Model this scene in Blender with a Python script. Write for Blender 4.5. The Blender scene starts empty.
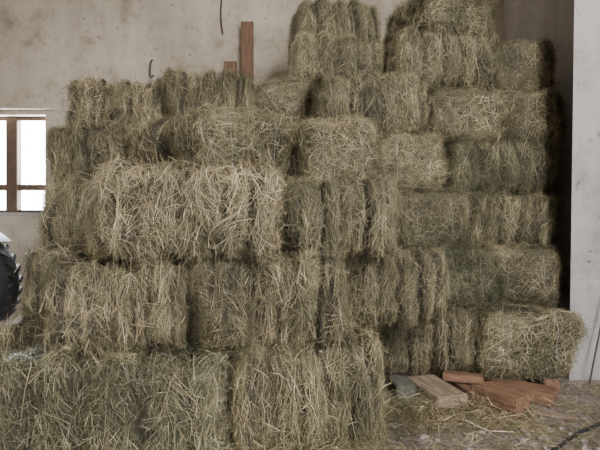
import bpy, bmesh, math, random
import numpy as np
from mathutils import Vector, Matrix, Euler
random.seed(7)
rng = np.random.default_rng(11)
S = bpy.context.scene
COL = S.collection

# ------------------------------------------------------------ materials
def new_mat(name):
    m = bpy.data.materials.new(name); m.use_nodes = True
    nt = m.node_tree; b = nt.nodes['Principled BSDF']
    return m, nt, b
def N(nt, t, **kw):
    n = nt.nodes.new(t)
    for k, v in kw.items(): setattr(n, k, v)
    return n
def ramp(nt, stops):
    r = N(nt, 'ShaderNodeValToRGB'); e = r.color_ramp.elements
    while len(e) < len(stops): e.new(0.5)
    for i, (p, c) in enumerate(stops):
        e[i].position = p; e[i].color = (*c, 1)
    return r
def noise(nt, scale, detail=6, rough=0.6, vec=None):
    n = N(nt, 'ShaderNodeTexNoise'); n.inputs['Scale'].default_value = scale
    n.inputs['Detail'].default_value = detail; n.inputs['Roughness'].default_value = rough
    if vec is not None: nt.links.new(vec, n.inputs['Vector'])
    return n
def bump(nt, src, b, strength=0.4, dist=0.02):
    bp = N(nt, 'ShaderNodeBump'); bp.inputs['Strength'].default_value = strength
    bp.inputs['Distance'].default_value = dist
    nt.links.new(src, bp.inputs['Height']); nt.links.new(bp.outputs[0], b.inputs['Normal'])
def mul(nt, a, b, t='MULTIPLY', f=1.0):
    m = N(nt, 'ShaderNodeMixRGB', blend_type=t); m.inputs[0].default_value = f
    nt.links.new(a, m.inputs[1]); nt.links.new(b, m.inputs[2]); return m.outputs[0]

def hay_mat():
    m, nt, b = new_mat('hay')
    a = N(nt, 'ShaderNodeAttribute', attribute_name='Col')
    oi = N(nt, 'ShaderNodeObjectInfo')
    r = ramp(nt, [(0, (0.58, 0.62, 0.52)), (0.2, (1.05, 1.0, 0.90)), (0.4, (0.72, 0.74, 0.65)), (0.6, (1.12, 1.06, 0.95)), (0.8, (0.80, 0.76, 0.67)), (1, (1.0, 0.97, 0.85))])
    nt.links.new(oi.outputs['Random'], r.inputs[0])
    c = mul(nt, a.outputs['Color'], r.outputs[0])
    g = N(nt, 'ShaderNodeNewGeometry')
    n = noise(nt, 3.5, 5, 0.6, g.outputs['Position'])
    rp = ramp(nt, [(0.38, (0.56, 0.575, 0.54)), (0.6, (1.08, 1.06, 1.03))]); nt.links.new(n.outputs[0], rp.inputs[0])
    c = mul(nt, c, rp.outputs[0])
    nt.links.new(c, b.inputs['Base Color'])
    b.inputs['Roughness'].default_value = 0.6
    b.inputs['Specular IOR Level'].default_value = 0.4
    return m
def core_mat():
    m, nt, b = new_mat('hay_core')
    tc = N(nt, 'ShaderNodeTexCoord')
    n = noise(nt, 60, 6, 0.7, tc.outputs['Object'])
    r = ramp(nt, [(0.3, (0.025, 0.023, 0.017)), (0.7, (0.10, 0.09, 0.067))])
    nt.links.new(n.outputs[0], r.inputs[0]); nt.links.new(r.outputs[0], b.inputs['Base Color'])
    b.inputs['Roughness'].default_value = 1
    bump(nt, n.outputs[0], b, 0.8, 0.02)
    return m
def flat_mat(name, c, rough=0.8, vs=20, var=0.25, stretch=None, metallic=0):
    m, nt, b = new_mat(name)
    tc = N(nt, 'ShaderNodeTexCoord'); vec = tc.outputs['Object']
    if stretch:
        mp = N(nt, 'ShaderNodeMapping'); mp.inputs['Scale'].default_value = stretch
        nt.links.new(vec, mp.inputs[0]); vec = mp.outputs[0]
    n = noise(nt, vs, 6, 0.6, vec)
    r = ramp(nt, [(0.3, tuple(x*(1-var) for x in c)), (0.7, tuple(min(1, x*(1+var)) for x in c))])
    nt.links.new(n.outputs[0], r.inputs[0]); nt.links.new(r.outputs[0], b.inputs['Base Color'])
    b.inputs['Roughness'].default_value = rough; b.inputs['Metallic'].default_value = metallic
    bump(nt, n.outputs[0], b, 0.3, 0.005)
    return m
def plaster_mat(name, c1, c2, stain, sf=0.8):
    m, nt, b = new_mat(name)
    g = N(nt, 'ShaderNodeNewGeometry'); P = g.outputs['Position']
    n1 = noise(nt, 0.9, 8, 0.62, P)
    r1 = ramp(nt, [(0.35, c1), (0.65, c2)]); nt.links.new(n1.outputs[0], r1.inputs[0])
    n2 = noise(nt, 3.0, 10, 0.75, P)
    r2 = ramp(nt, [(0.36, stain), (0.50, (1, 1, 1))]); nt.links.new(n2.outputs[0], r2.inputs[0])
    c = mul(nt, r1.outputs[0], r2.outputs[0], f=sf)
    mp = N(nt, 'ShaderNodeMapping'); mp.inputs['Scale'].default_value = (2.0, 2.0, 0.5)
    nt.links.new(P, mp.inputs[0])
    n3 = noise(nt, 1.6, 7, 0.65, mp.outputs[0])
    r3 = ramp(nt, [(0.35, (0.70, 0.67, 0.64)), (0.6, (1, 1, 1))]); nt.links.new(n3.outputs[0], r3.inputs[0])
    c = mul(nt, c, r3.outputs[0], f=0.7)
    n4 = noise(nt, 16, 3, 0.5, P)
    r4 = ramp(nt, [(0.28, (0.45, 0.40, 0.36)), (0.32, (1, 1, 1))]); nt.links.new(n4.outputs[0], r4.inputs[0])
    c = mul(nt, c, r4.outputs[0], f=0.8)
    nt.links.new(c, b.inputs['Base Color']); b.inputs['Roughness'].default_value = 0.95
    bump(nt, n2.outputs[0], b, 0.4, 0.03)
    return m
def floor_mat():
    m, nt, b = new_mat('dirt_floor')
    g = N(nt, 'ShaderNodeNewGeometry'); P = g.outputs['Position']
    n1 = noise(nt, 3, 8, 0.65, P); n2 = noise(nt, 45, 6, 0.75, P)
    r1 = ramp(nt, [(0.35, (0.36, 0.31, 0.31)), (0.65, (0.58, 0.51, 0.52))]); nt.links.new(n1.outputs[0], r1.inputs[0])
    r2 = ramp(nt, [(0.38, (0.40, 0.37, 0.36)), (0.6, (1, 1, 1))]); nt.links.new(n2.outputs[0], r2.inputs[0])
    c = mul(nt, r1.outputs[0], r2.outputs[0])
    nt.links.new(c, b.inputs['Base Color']); b.inputs['Roughness'].default_value = 0.95
    bump(nt, n2.outputs[0], b, 0.8, 0.03)
    return m

HAY, CORE = hay_mat(), core_mat()
TWINE = flat_mat('twine', (0.30, 0.32, 0.34), 0.7)
WALL_B = plaster_mat('plaster_back', (0.46, 0.415, 0.34), (0.64, 0.585, 0.49), (0.60, 0.54, 0.47))
WALL_R = plaster_mat('concrete_right', (0.42, 0.40, 0.40), (0.52, 0.50, 0.495), (0.74, 0.72, 0.70))
FLOORM = floor_mat()
WOOD_RED = flat_mat('wood_red', (0.17, 0.095, 0.06), 0.7, 8, 0.45, (6, 6, 0.6))
WOOD_PALE = flat_mat('wood_pale', (0.29, 0.22, 0.165), 0.8, 8, 0.55, (8, 0.8, 8))
WOOD_ORANGE = flat_mat('wood_orange', (0.21, 0.12, 0.075), 0.8, 8, 0.6, (8, 0.8, 8))
WOOD_GREY = flat_mat('wood_greygreen', (0.14, 0.145, 0.12), 0.8, 8, 0.4, (8, 0.8, 8))
WOOD_DARK = flat_mat('window_wood', (0.09, 0.055, 0.035), 0.6, 12, 0.3)
BLACK = flat_mat('black_rubber', (0.02, 0.021, 0.025), 0.7, 30, 0.3)
METAL = flat_mat('rusty_metal', (0.10, 0.07, 0.06), 0.6, 30, 0.4, metallic=0.5)
PAINT = flat_mat('pale_blue_paint', (0.22, 0.27, 0.33), 0.6, 12, 0.3)
STONE = flat_mat('stone', (0.34, 0.30, 0.29), 0.9, 12, 0.4)

# ------------------------------------------------------------ mesh helpers
def mesh_from(name, V, F, mats, midx=None, cols=None, smooth=True):
    me = bpy.data.meshes.new(name)
    V = np.asarray(V, dtype=np.float32); F = np.asarray(F, dtype=np.int32)
    me.vertices.add(len(V)); me.vertices.foreach_set('co', V.ravel())
    me.loops.add(F.size); me.loops.foreach_set('vertex_index', F.ravel())
    me.polygons.add(len(F))
    me.polygons.foreach_set('loop_start', np.arange(0, F.size, 4, dtype=np.int32))
    if midx is not None: me.polygons.foreach_set('material_index', np.asarray(midx, dtype=np.int32))
    for m in mats: me.materials.append(m)
    if cols is not None:
        a = me.color_attributes.new('Col', 'FLOAT_COLOR', 'POINT')
        c4 = np.ones((len(V), 4), dtype=np.float32); c4[:, :3] = cols
        a.data.foreach_set('color', c4.ravel())
    me.update(calc_edges=True); me.validate()
    if smooth: me.polygons.foreach_set('use_smooth', np.ones(len(me.polygons), dtype=bool))
    return me

PAL = np.array([(0.55, 0.48, 0.355), (0.43, 0.38, 0.27), (0.34, 0.315, 0.22), (0.25, 0.245, 0.165),
                (0.19, 0.205, 0.135), (0.78, 0.70, 0.57), (0.14, 0.12, 0.085), (0.28, 0.235, 0.165)])
PW = np.array([.14, .15, .15, .13, .13, .09, .12, .09])
def straws(P, D, Nn, Ln, W, bend, shade=None):
    n = len(P)
    D = D/np.linalg.norm(D, axis=1, keepdims=True)
    side = np.cross(D, Nn + rng.normal(0, .35, (n, 3)))
    side /= np.linalg.norm(side, axis=1, keepdims=True)+1e-9
    ts = [-.5, -.05, .5]
    V = np.zeros((n, 6, 3))
    for i, t in enumerate(ts):
        c = P + D*(Ln*t)[:, None] + bend*((t*t*4)*Ln)[:, None]
        w = (W*(1.0 if i < 2 else .5))[:, None]
        V[:, 2*i] = c-side*w/2; V[:, 2*i+1] = c+side*w/2
    b = np.arange(n)[:, None]*6
    F = np.concatenate([b+np.array([[0, 1, 3, 2]]), b+np.array([[2, 3, 5, 4]])], axis=0)
    ci = rng.choice(len(PAL), n, p=PW)
    c = PAL[ci]*rng.uniform(.7, 1.2, (n, 1))
    if shade is not None: c = c*shade[:, None]
    cols = np.repeat(c, 6, axis=0)
    return V.reshape(-1, 3), F, cols

BL, BW, BH = 0.85, 0.45, 0.385
def bale_mesh(k, nstraw=34000, r=0.085):
    half = np.array([BL, BW, BH])/2 - np.array([.010, .006, .004])
    nf = 6 + k % 4
    fo = rng.normal(0, 1, (nf+2, 3))*np.array([0, .017, .012])
    fs = rng.uniform(.93, 1.04, nf+2)
    fcol = rng.uniform(.78, 1.12, nf+2)
    ph = rng.uniform(0, 6.28, (8, 3)); fr = rng.normal(0, 14, (8, 3))
    fb = np.sort(np.linspace(0, 1, nf+1)+rng.normal(0, .028, nf+1)); fb[0] = -.1; fb[-1] = 1.1
    tilt = rng.normal(0, .06)
    sag = rng.uniform(-.03, .01); shear = rng.normal(0, .045, 2)
    def f(p):
        inner = half-r
        c = np.clip(p, -inner, inner); d = p-c
        ln = np.linalg.norm(d, axis=1, keepdims=True)+1e-9
        n = d/ln; q = c+n*r
        u = p[:, 0]/BL+.5 + p[:, 2]*tilt*2 + .012*np.sin(p[:, 2]*22+ph[0, 0])+.01*np.sin(p[:, 1]*25+ph[1, 0])
        idx = np.clip(np.searchsorted(fb, u), 1, nf)
        dist = np.minimum(u-fb[idx-1], fb[idx]-u)*BL
        endm = np.clip(1.2-np.abs(n[:, 0])*1.5, 0, 1)
        g = -0.036*np.exp(-(dist/0.015)**2)*endm + .014*np.clip(dist/.05, 0, 1)*endm
        w = np.zeros(len(p))
        for i in range(8): w += np.sin(p@fr[i]+ph[i, 0]+2*np.sin(p[:, i % 3]*11+ph[i, 1]))
        w *= .0065
        blend = np.clip(dist/.02, 0, 1)[:, None]
        q = q.copy()
        q[:, 1:] *= 1+(fs[idx][:, None]-1)*blend
        q = q + fo[idx]*blend + n*(g+w)[:, None]
        q[:, 1] *= 1+.09*(1-(2*p[:, 2]/BH)**2)
        q[:, 2] += np.where(q[:, 2] > 0, sag*(1-(2*p[:, 0]/BL)**2), 0)
        q[:, 0] += q[:, 2]*shear[0]; q[:, 1] += q[:, 2]*shear[1]
        shade = fcol[idx]*(.45+.55*np.clip(dist/.018, 0, 1)*endm+.55*(1-endm))  # flake tone, with gap shadow painted into the straw colour
        return q, n, shade
    Vs, Fs = [], []; off = 0
    for ax in range(3):
        a1, a2 = (ax+1) % 3, (ax+2) % 3
        n1 = 80 if a1 == 0 else 16; n2 = 80 if a2 == 0 else 16
        for s in (-1, 1):
            g1, g2 = np.meshgrid(np.linspace(-half[a1], half[a1], n1+1), np.linspace(-half[a2], half[a2], n2+1), indexing='ij')
            p = np.zeros((g1.size, 3)); p[:, ax] = s*half[ax]; p[:, a1] = g1.ravel(); p[:, a2] = g2.ravel()
            q, _, _ = f(p); q *= .965
            i, j = np.meshgrid(np.arange(n1), np.arange(n2), indexing='ij')
            a = (i*(n2+1)+j).ravel()+off
            quad = np.stack([a, a+n2+1, a+n2+2, a+1], 1)
            if s < 0: quad = quad[:, ::-1]
            Vs.append(q); Fs.append(quad); off += len(q)
    nc = sum(len(x) for x in Fs)
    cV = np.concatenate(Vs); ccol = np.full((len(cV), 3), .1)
    areas = np.array([half[1]*half[2], half[0]*half[2], half[0]*half[1]]); areas = areas/areas.sum()
    ax = rng.choice(3, nstraw, p=areas); sg = rng.choice([-1, 1], nstraw)
    p = rng.uniform(-1, 1, (nstraw, 3))*half
    p[np.arange(nstraw), ax] = sg*half[ax]
    q, n, shade = f(p)
    D = np.zeros((nstraw, 3))
    side = ax == 1; top = ax == 2; end = ax == 0
    fld = .35*np.sin(p[:, 0]*31+ph[2, 0]+4*p[:, 2])+.25*np.sin(p[:, 2]*17+p[:, 0]*12+ph[3, 0])
    ang = rng.normal(0, .42, nstraw)+fld; wild = rng.random(nstraw) < .25
    ang[wild] = rng.uniform(-1.57, 1.57, wild.sum())
    D[side, 2] = np.cos(ang[side]); D[side, 0] = np.sin(ang[side])
    D[top, 1] = np.cos(ang[top]*1.4); D[top, 0] = np.sin(ang[top]*1.4)
    a2 = rng.uniform(0, 3.14, nstraw)
    D[end, 1] = np.cos(a2[end]); D[end, 2] = np.sin(a2[end])
    D -= n*np.sum(D*n, axis=1, keepdims=True)*.8
    D += n*rng.normal(0, .21, nstraw)[:, None]
    out = rng.random(nstraw) < .07
    D[out] += n[out]*rng.uniform(.3, 1.5, out.sum())[:, None]
    Ln = rng.gamma(3, .018, nstraw)+.015; Ln[out] *= 1.5
    W = rng.uniform(.0009, .0024, nstraw)
    bs = rng.uniform(.3, 1, nstraw)[:, None]
    big = rng.random(nstraw) < .05; W[big] *= 1.4; Ln[big] *= 1.4; bs[big] = .25
    bend = (-n*rng.uniform(0, .25, nstraw)[:, None] + rng.normal(0, .08, (nstraw, 3)))*bs; bend[:, 2] -= .04
    bend[out, 2] -= .12
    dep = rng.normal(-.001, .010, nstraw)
    q = q + n*dep[:, None]
    q[out] += n[out]*.014
    hw = np.where((rng.random(nstraw) < .016) & side & (p[:, 2] > .05))[0]
    D[hw] = np.stack([rng.normal(0, .3, len(hw)), np.zeros(len(hw)), -np.ones(len(hw))], 1)
    Ln[hw] = rng.uniform(.12, .22, len(hw)); q[hw] += n[hw]*.016; bend[hw] *= .5
    shade = shade*np.clip(.85+dep*25, .5, 1.15)  # deeper straws coloured darker, outer ones brighter, as painted shade
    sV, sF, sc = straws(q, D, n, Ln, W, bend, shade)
    tV, tF = [], []
    o = len(cV)+len(sV)
    for ty in (-.11, .12):
        loop = []
        for t in np.linspace(0, 2*math.pi, 60, endpoint=False):
            cx, cz = math.cos(t), math.sin(t); m = max(abs(cx), abs(cz))
            loop.append((cx/m*half[0], ty, cz/m*half[2]))
        lp, ln_, _ = f(np.array(loop)); lp = lp+ln_*.004; lp[:, 1] = ty
        base = o+sum(len(v) for v in tV)
        ring = []
        for i in range(60):
            for (dy, dn) in ((-.0015, 0), (0, .0015), (.0015, 0), (0, -.0015)):
                ring.append(lp[i]+np.array([0, dy, 0])+ln_[i]*dn)
        tV.append(np.array(ring))
        for i in range(60):
            j = (i+1) % 60
            for k2 in range(4):
                l2 = (k2+1) % 4
                tF.append((base+i*4+k2, base+i*4+l2, base+j*4+l2, base+j*4+k2))
    tVc = np.concatenate(tV)
    V = np.concatenate([cV, sV, tVc]); F = np.concatenate(Fs+[sF+len(cV), np.array(tF)])
    mi = np.concatenate([np.zeros(nc), np.ones(len(sF)), np.full(len(tF), 2)])
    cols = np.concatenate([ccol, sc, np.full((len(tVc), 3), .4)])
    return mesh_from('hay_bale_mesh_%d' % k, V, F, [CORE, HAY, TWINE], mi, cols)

BM = [bale_mesh(k) for k in range(8)]
nb = 0
Z = [0.085+.382*k for k in range(8)]
def bale(layer, xa, xb, yf, yaw=8, D=.45, z0=None, H=None, tilt=0):
    """xa,xb: ends of the front face (world x); yf: y of its middle; D: depth"""
    global nb
    z0 = Z[layer] if z0 is None else z0; H = .385 if H is None else H
    yaw += random.uniform(-4, 4); yf += random.uniform(-.04, .04)
    y = math.radians(yaw)
    Lf = (xb-xa)/math.cos(y)
    c = Vector(((xa+xb)/2-math.sin(y)*D/2, yf+math.cos(y)*D/2, z0+H/2))
    o = bpy.data.objects.new('hay_bale', BM[nb % 8]); COL.objects.link(o)
    flip = math.pi if random.random() < .5 else 0
    if D > Lf:
        o.scale = (D/BL, Lf/BW, H/BH); rz = y+math.pi/2+flip
    else:
        o.scale = (Lf/BL, D/BW, H/BH); rz = y+flip
    o.rotation_euler = (math.radians(random.uniform(-4, 4)), math.radians(random.uniform(-3, 3)+tilt*(-1 if flip else 1)), rz)
    o.location = c
    nb += 1
    return o

B = [
 # layer 0
 (0, -1.24, -.30, 1.76, 5, .45, 0.0, .455), (0, -.28, .38, 1.93, 10, .45, 0.0, .46),
 (0, .50, 1.09, 2.74, 8, .45), (0, 1.11, 1.65, 2.64, 3, .85),
 (0, -1.58, -.92, 2.26, 3, .45, 0.0, .46), (0, -.9, -.06, 2.45, 5, .45, 0.0, .46), (0, -.03, .44, 2.5, 8, .8),
 (0, -1.6, -.92, 2.85, 3, .45, 0.0, .46), (0, -.9, -.06, 2.95, 5, .45, 0.0, .46),
 (0, .48, 1.08, 3.3, 5, .45),
 # layer 1
 (1, -1.04, -.47, 1.86, 5, .45), (1, -.45, .22, 1.98, 9, .45), (1, .24, .80, 2.40, 10, .45),
 (1, .84, 1.27, 2.84, 6, .85), (1, 1.30, 1.77, 3.02, 6, .85),
 (1, -1.52, -.92, 2.42, 3, .45), (1, -.9, -.1, 2.48, 5, .45), (1, -.07, .76, 2.92, 8, .45),
 (1, -1.56, -.92, 2.93, 3, .45), (1, -.9, -.12, 2.98, 5, .45),
 # layer 2
 (2, -.89, -.08, 1.88, 7, .45, None, None, 3), (2, -.06, .50, 2.18, 8, .45), (2, .66, 1.12, 2.93, 8, .85),
 (2, 1.15, 1.90, 3.21, 8, .45),
 (2, -1.44, -.86, 2.50, 4, .45), (2, -.84, -.06, 2.46, 5, .45), (2, -.03, .62, 2.70, 8, .45),
 (2, -1.56, -.86, 3.0, 3, .45), (2, -.84, -.06, 2.97, 3, .45),
 # layer 3
 (3, -1.52, -.98, 2.74, 4, .45, None, None, -3), (3, -.44, -.03, 2.38, 42, .85), (3, .02, .45, 2.5, 8, .85),
 (3, .50, .96, 2.88, 14, .85), (3, 1.08, 1.92, 3.24, 8, .45),
 # layer 4
 (4, -1.55, -.90, 2.96, 3, .45, None, None, -3), (4, -.88, -.30, 2.96, 6, .45, None, None, 4), (4, -.28, .08, 3.15, 0, .45),
 (4, .10, .85, 2.78, 7, .45), (4, .97, 1.50, 3.22, 8, .85), (4, 1.55, 1.97, 3.26, 5, .85),
 # layer 5
 (5, -.02, .64, 3.25, 16, .45), (5, .67, 1.45, 3.2, 8, .45), (5, 1.50, 1.94, 3.36, 6, .6),
 # layer 6
 (6, .02, .66, 3.55, 18, .45), (6, .98, 1.52, 3.26, 26, .75),
]
for b in B: bale(*b)
for L in range(0, 6):
    xs = [-1.6, -.74, .12, .98] if L < 4 else [.08, .98]
    for x in xs: bale(L, x, x+.83, 3.88, 1, .45)
for L in range(4):
    bale(L, -.9, -.1, 3.42, 1, .4)
    bale(L, -1.6, -.93, 3.45, 1, .4)

# ------------------------------------------------------------ loose straw
def loose(name, P, nrm, flat=.12, lmin=.02, lmean=.07):
    n = len(P)
    a = rng.uniform(0, 6.28, n)
    D = np.stack([np.cos(a), np.sin(a), rng.normal(0, flat, n)], 1)
    Nn = np.tile(np.array(nrm, dtype=float), (n, 1))
    Ln = rng.gamma(3, lmean/3, n)+lmin
    V, F, c = straws(P, D, Nn, Ln, rng.uniform(.0014, .0032, n), rng.normal(0, .08, (n, 3)))
    V[:, 2] = np.maximum(V[:, 2], .002)
    V[:, 0] = np.minimum(V[:, 0], 2.1)
    o = bpy.data.objects.new(name, mesh_from(name, V, F, [HAY], None, c*1.3)); COL.objects.link(o)
    return o
n = 110000
x = rng.uniform(-2.6, 1.95, n); y = rng.uniform(.9, 4.2, n)
den = .5+.5*np.sin(x*7+2*np.sin(y*5))*np.sin(y*8+x*3)
keep = rng.random(n) < np.clip(1.1-np.abs(y-(2.0+.28*(x-.4)))*1.0, .25, 1)*(.3+.6*den)*np.where(x > .5, .8, 1)
keep &= ~((x > 1.66) & (y > 2.82))
x, y = x[keep], y[keep]
m = 14000
dx = rng.uniform(-2.0, 1.2, m); fy = np.where(dx < .4, 1.76+.12*(dx+1.2), 2.42)
dy = fy-np.abs(rng.normal(0, .12, m)); dz = np.abs(rng.normal(0, .05, m))*np.clip(1-(fy-dy)*3.5, .1, 1)
P = np.concatenate([np.stack([x, y, np.abs(rng.normal(.006, .012, len(x)))], 1), np.stack([dx, dy, dz+.004], 1)])
loose('loose_straw', P, (0, 0, 1), .2)

# ------------------------------------------------------------ primitives
def box(name, lo, hi, mat, bevel=0.0, rot=None, parent=None):
    bm = bmesh.new(); bmesh.ops.create_cube(bm, size=1)
    c = [(a+b)/2 for a, b in zip(lo, hi)]; d = [b-a for a, b in zip(lo, hi)]
    for v in bm.verts: v.co = Vector((v.co.x*d[0], v.co.y*d[1], v.co.z*d[2]))
    if bevel: bmesh.ops.bevel(bm, geom=bm.edges[:], offset=bevel, segments=2, affect='EDGES')
    me = bpy.data.meshes.new(name); bm.to_mesh(me); bm.free()
    me.materials.append(mat)
    o = bpy.data.objects.new(name, me); COL.objects.link(o); o.location = c
    if rot: o.rotation_euler = rot
    if parent: o.parent = parent
    return o
def tube(name, pts, r, mat, parent=None):
    cu = bpy.data.curves.new(name, 'CURVE'); cu.dimensions = '3D'; cu.bevel_depth = r; cu.bevel_resolution = 3
    s = cu.splines.new('NURBS'); s.points.add(len(pts)-1); s.use_endpoint_u = True; s.order_u = 3
    for i, p in enumerate(pts): s.points[i].co = (*p, 1)
    cu.use_fill_caps = True
    cu.materials.append(mat)
    o = bpy.data.objects.new(name, cu); COL.objects.link(o)
    if parent: o.parent = parent
    return o
def empty(name, loc=(0, 0, 0)):
    e = bpy.data.objects.new(name, None); COL.objects.link(e); e.location = loc; return e

# room shell
YB, XR, XL, YF, ZC = 4.7, 2.12, -5.0, -3.6, 4.4
box('floor', (XL-.2, YF-2, -.1), (XR+.2, YB+.2, 0), FLOORM)
box('ceiling', (XL-.2, YF, ZC), (XR+.2, YB+.2, ZC+.1), WALL_B)
box('wall_right', (XR, YF, 0), (XR+.2, YB+.2, ZC), WALL_R)
box('wall_left', (XL-.2, YF, 0), (XL, YB+.2, ZC), WALL_B)
wf = empty('unseen_front_wall')  # unseen wall added to cut sky fill; light enters only by its opening
box('panel_left', (XL, YF-.2, 0), (.8, YF, ZC), WALL_B, parent=wf)
box('panel_above', (.8, YF-.2, 2.6), (XR, YF, ZC), WALL_B, parent=wf)
bm = bmesh.new()
prof = [(1.735, 2.90), (XR, 2.90), (XR, 3.14), (1.99, 3.14), (1.80, 2.98)]
lo = [bm.verts.new((x, y, 0)) for x, y in prof]; hi = [bm.verts.new((x+(.06 if x < XR else 0), y, ZC)) for x, y in prof]
bm.faces.new(lo[::-1]); bm.faces.new(hi)
for i in range(5): bm.faces.new([lo[i], lo[(i+1) % 5], hi[(i+1) % 5], hi[i]])
bmesh.ops.recalc_face_normals(bm, faces=bm.faces[:])
me = bpy.data.meshes.new('concrete_pillar'); bm.to_mesh(me); bm.free(); me.materials.append(WALL_R)
COL.objects.link(bpy.data.objects.new('concrete_pillar', me))
wx0, wx1, wz0, wz1 = -3.85, -2.66, 1.13, 2.15
w = empty('wall_back')
box('panel_left', (XL, YB, 0), (wx0, YB+.2, ZC), WALL_B, parent=w)
box('panel_right', (wx1, YB, 0), (XR, YB+.2, ZC), WALL_B, parent=w)
box('panel_below', (wx0, YB, 0), (wx1, YB+.2, wz0), WALL_B, parent=w)
box('panel_above', (wx0, YB, wz1), (wx1, YB+.2, ZC), WALL_B, parent=w)
box('lintel', (wx0-.2, YB-.06, wz1+.05), (wx1+.2, YB, wz1+.16), WALL_B, .008, parent=w)
wi = empty('window_1')
t = .05
box('frame_left', (wx0, YB+.08, wz0), (wx0+t, YB+.14, wz1), WOOD_DARK, .004, parent=wi)
box('frame_right', (wx1-t*.5, YB+.08, wz0), (wx1, YB+.14, wz1), WOOD_DARK, .004, parent=wi)
box('frame_top', (wx0, YB+.08, wz1-t*.8), (wx1, YB+.14, wz1), WOOD_DARK, .004, parent=wi)
box('frame_bottom', (wx0, YB+.08, wz0), (wx1, YB+.14, wz0+t*.6), WOOD_DARK, .004, parent=wi)
box('mullion', (-3.12, YB+.07, wz0), (-3.00, YB+.15, wz1), WOOD_DARK, .004, parent=wi)
box('transom', (wx0, YB+.08, 1.37), (wx1, YB+.14, 1.43), WOOD_DARK, .004, parent=wi)
box('sill', (wx0-.03, YB-.03, wz0-.03), (wx1+.03, YB+.2, wz0), WALL_R, .004, parent=wi)

box('wooden_board', (-.60, 4.57, 0), (-.475, 4.61, 3.07), WOOD_RED, .004)
box('wooden_board', (-.74, 4.50, 0), (-.61, 4.55, 2.64), WOOD_RED, .004, rot=(0, math.radians(-1), 0))
hk = empty('hanging_cable')
tube('cord', [(-.82, 4.67, 3.7), (-.81, 4.67, 3.4), (-.825, 4.67, 3.15), (-.81, 4.67, 3.04), (-.80, 4.67, 2.98)], .007, METAL, hk)
tube('wall_hook', [(-1.54, 4.7, 2.72), (-1.54, 4.64, 2.70), (-1.55, 4.64, 2.56), (-1.53, 4.64, 2.51), (-1.51, 4.64, 2.55)], .008, METAL)

def beam(x, yf, w, h, L, yaw, mat, z=0.0, name='wooden_beam'):
    o = box(name, (-w/2, -L/2, -h/2), (w/2, L/2, h/2), mat, .006)
    a = math.radians(yaw)
    o.location = (x-math.sin(a)*L/2, yf+math.cos(a)*L/2, z+h/2+.001); o.rotation_euler = (0, 0, a)
    return o
beam(.60, 2.54, .11, .09, .20, 4, WOOD_GREY)
beam(.80, 2.36, .19, .10, .34, 14, WOOD_PALE)
beam(.78, 2.76, .30, .083, .5, 8, WOOD_PALE)
beam(.965, 2.46, .07, .09, .30, 12, WOOD_ORANGE)
beam(1.14, 2.30, .14, .115, .26, 32, WOOD_ORANGE)
beam(1.42, 2.50, .15, .075, .34, 52, WOOD_ORANGE)
beam(1.20, 2.66, .14, .08, .5, 10, WOOD_ORANGE)
beam(1.50, 2.68, .10, .08, .5, 2, WOOD_ORANGE)
beam(1.04, 2.55, .075, .045, .22, 68, WOOD_ORANGE, z=.10)
beam(.62, 2.42, .03, .02, .22, -60, WOOD_PALE, name='wood_offcut')
beam(1.42, 2.30, .04, .02, .22, 70, WOOD_PALE, name='wood_offcut')
beam(.93, 2.18, .025, .015, .16, -35, WOOD_ORANGE, name='wood_offcut')

tube('leaning_rod', [(1.80, 2.80, .01), (2.06, 2.86, 1.1)], .005, METAL)
tube('garden_hose', [(2.05, 2.55, .012), (1.75, 2.42, .012), (1.5, 2.24, .012), (1.32, 2.14, .012), (1.15, 2.0, .012), (.98, 1.88, .012), (.8, 1.7, .012)], .008, BLACK)

bm = bmesh.new()
for i in range(500):
    px = random.uniform(.42, 1.95); py = random.uniform(1.8, 2.7)
    if py > 2.25 and px < 1.7: continue
    s = random.choice([.004, .005, .007, .009, .016, .02])*random.uniform(.7, 1.2)
    r = bmesh.ops.create_icosphere(bm, subdivisions=1, radius=s)
    sc = Vector((random.uniform(.7, 1.5), random.uniform(.7, 1.3), random.uniform(.5, .8)))
    for v in r['verts']:
        v.co = Vector((v.co.x*sc.x, v.co.y*sc.y, v.co.z*sc.z))*random.uniform(.8, 1.2)+Vector((px, py, s*.4))
me = bpy.data.meshes.new('gravel'); bm.to_mesh(me); bm.free(); me.materials.append(STONE)
COL.objects.link(bpy.data.objects.new('gravel', me))

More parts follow.
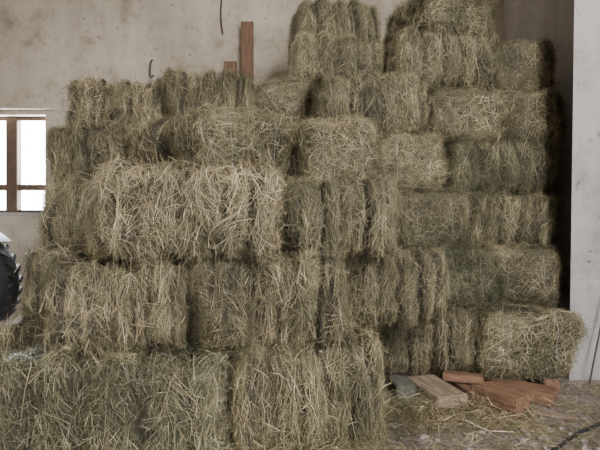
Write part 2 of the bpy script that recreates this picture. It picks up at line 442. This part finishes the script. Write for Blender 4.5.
def wheel(loc, R=.50, r=.15):
    e = empty('tractor_wheel', loc)
    def put(name, bm, mat):
        bmesh.ops.recalc_face_normals(bm, faces=bm.faces[:])
        me = bpy.data.meshes.new(name); bm.to_mesh(me); bm.free(); me.materials.append(mat)
        o = bpy.data.objects.new(name, me); COL.objects.link(o); o.parent = e
    bm = bmesh.new(); n1, n2 = 64, 20; vs = []
    for i in range(n1):
        a = 2*math.pi*i/n1
        for j in range(n2):
            b = 2*math.pi*j/n2
            rr = (R-r)+r*math.cos(b)
            vs.append(bm.verts.new((rr*math.cos(a), 1.1*r*math.sin(b), rr*math.sin(a))))
    for i in range(n1):
        for j in range(n2):
            bm.faces.new([vs[i*n2+j], vs[i*n2+(j+1) % n2], vs[((i+1) % n1)*n2+(j+1) % n2], vs[((i+1) % n1)*n2+j]])
    for i in range(32):
        a = 2*math.pi*i/32
        for s in (-1, 1):
            M = Matrix.Rotation(-a-s*.05, 4, 'Y') @ Matrix.Translation((R-.016, s*.06, 0)) @ Matrix.Rotation(s*.5, 4, 'X')
            q = bmesh.ops.create_cube(bm, size=1)
            for v in q['verts']: v.co = M @ Vector((v.co.x*.03, v.co.y*.12, v.co.z*.035))
    put('tyre', bm, BLACK)
    bm = bmesh.new()
    pr = [(.07, -.09), (.08, -.03), (.18, -.02), (.21, -.09), (.23, -.10), (.23, .10)]
    rings = [[bm.verts.new((q*math.cos(2*math.pi*i/32), yy, q*math.sin(2*math.pi*i/32))) for i in range(32)] for q, yy in pr]
    for a_, b_ in zip(rings, rings[1:]):
        for i in range(32): bm.faces.new([a_[i], a_[(i+1) % 32], b_[(i+1) % 32], b_[i]])
    bm.faces.new(rings[0]); bm.faces.new(rings[-1])
    put('rim', bm, PAINT)
    bm = bmesh.new()
    rows = []
    for i in range(25):
        a = math.radians(42+110*i/24)
        rows.append([bm.verts.new((q*math.cos(a), yy, q*math.sin(a))) for q, yy in ((R-.02, -.19), (R+.02, -.18), (R+.03, 0), (R+.02, .18), (R+.005, .18), (R+.015, 0), (R+.0, -.17))])
    for a_, b_ in zip(rows, rows[1:]):
        for j in range(7): bm.faces.new([a_[j], a_[(j+1) % 7], b_[(j+1) % 7], b_[j]])
    bm.faces.new(rows[0]); bm.faces.new(rows[-1])
    put('mudguard', bm, PAINT)
    e.rotation_euler = (0, 0, math.radians(12))
wheel((-2.81, 3.6, .512))

# ------------------------------------------------------------ light
wd = bpy.data.worlds.new('World'); S.world = wd; wd.use_nodes = True
bg = wd.node_tree.nodes['Background']; bg.inputs[0].default_value = (0.94, 0.97, 1.0, 1); bg.inputs[1].default_value = 20.0
def area(name, loc, target, size, power, col):
    l = bpy.data.lights.new(name, 'AREA'); l.size = size; l.energy = power; l.color = col
    o = bpy.data.objects.new(name, l); COL.objects.link(o); o.location = loc
    o.rotation_euler = (Vector(target)-Vector(loc)).to_track_quat('-Z', 'Y').to_euler()
    return o
area('doorway_light', (1.6, -1.2, 3.5), (-.3, 3, .8), .8, 195, (1, .975, .935))
area('window_light', (-3.3, 5.0, 1.9), (-1.4, 1.9, .9), .9, 380, (.94, .97, 1))

# ------------------------------------------------------------ camera
cd = bpy.data.cameras.new('camera'); cd.sensor_width = 36; cd.lens = 27
co = bpy.data.objects.new('camera', cd); COL.objects.link(co)
co.location = (0, 0, 1.0); co.rotation_euler = (math.radians(90), 0, 0)
S.camera = co
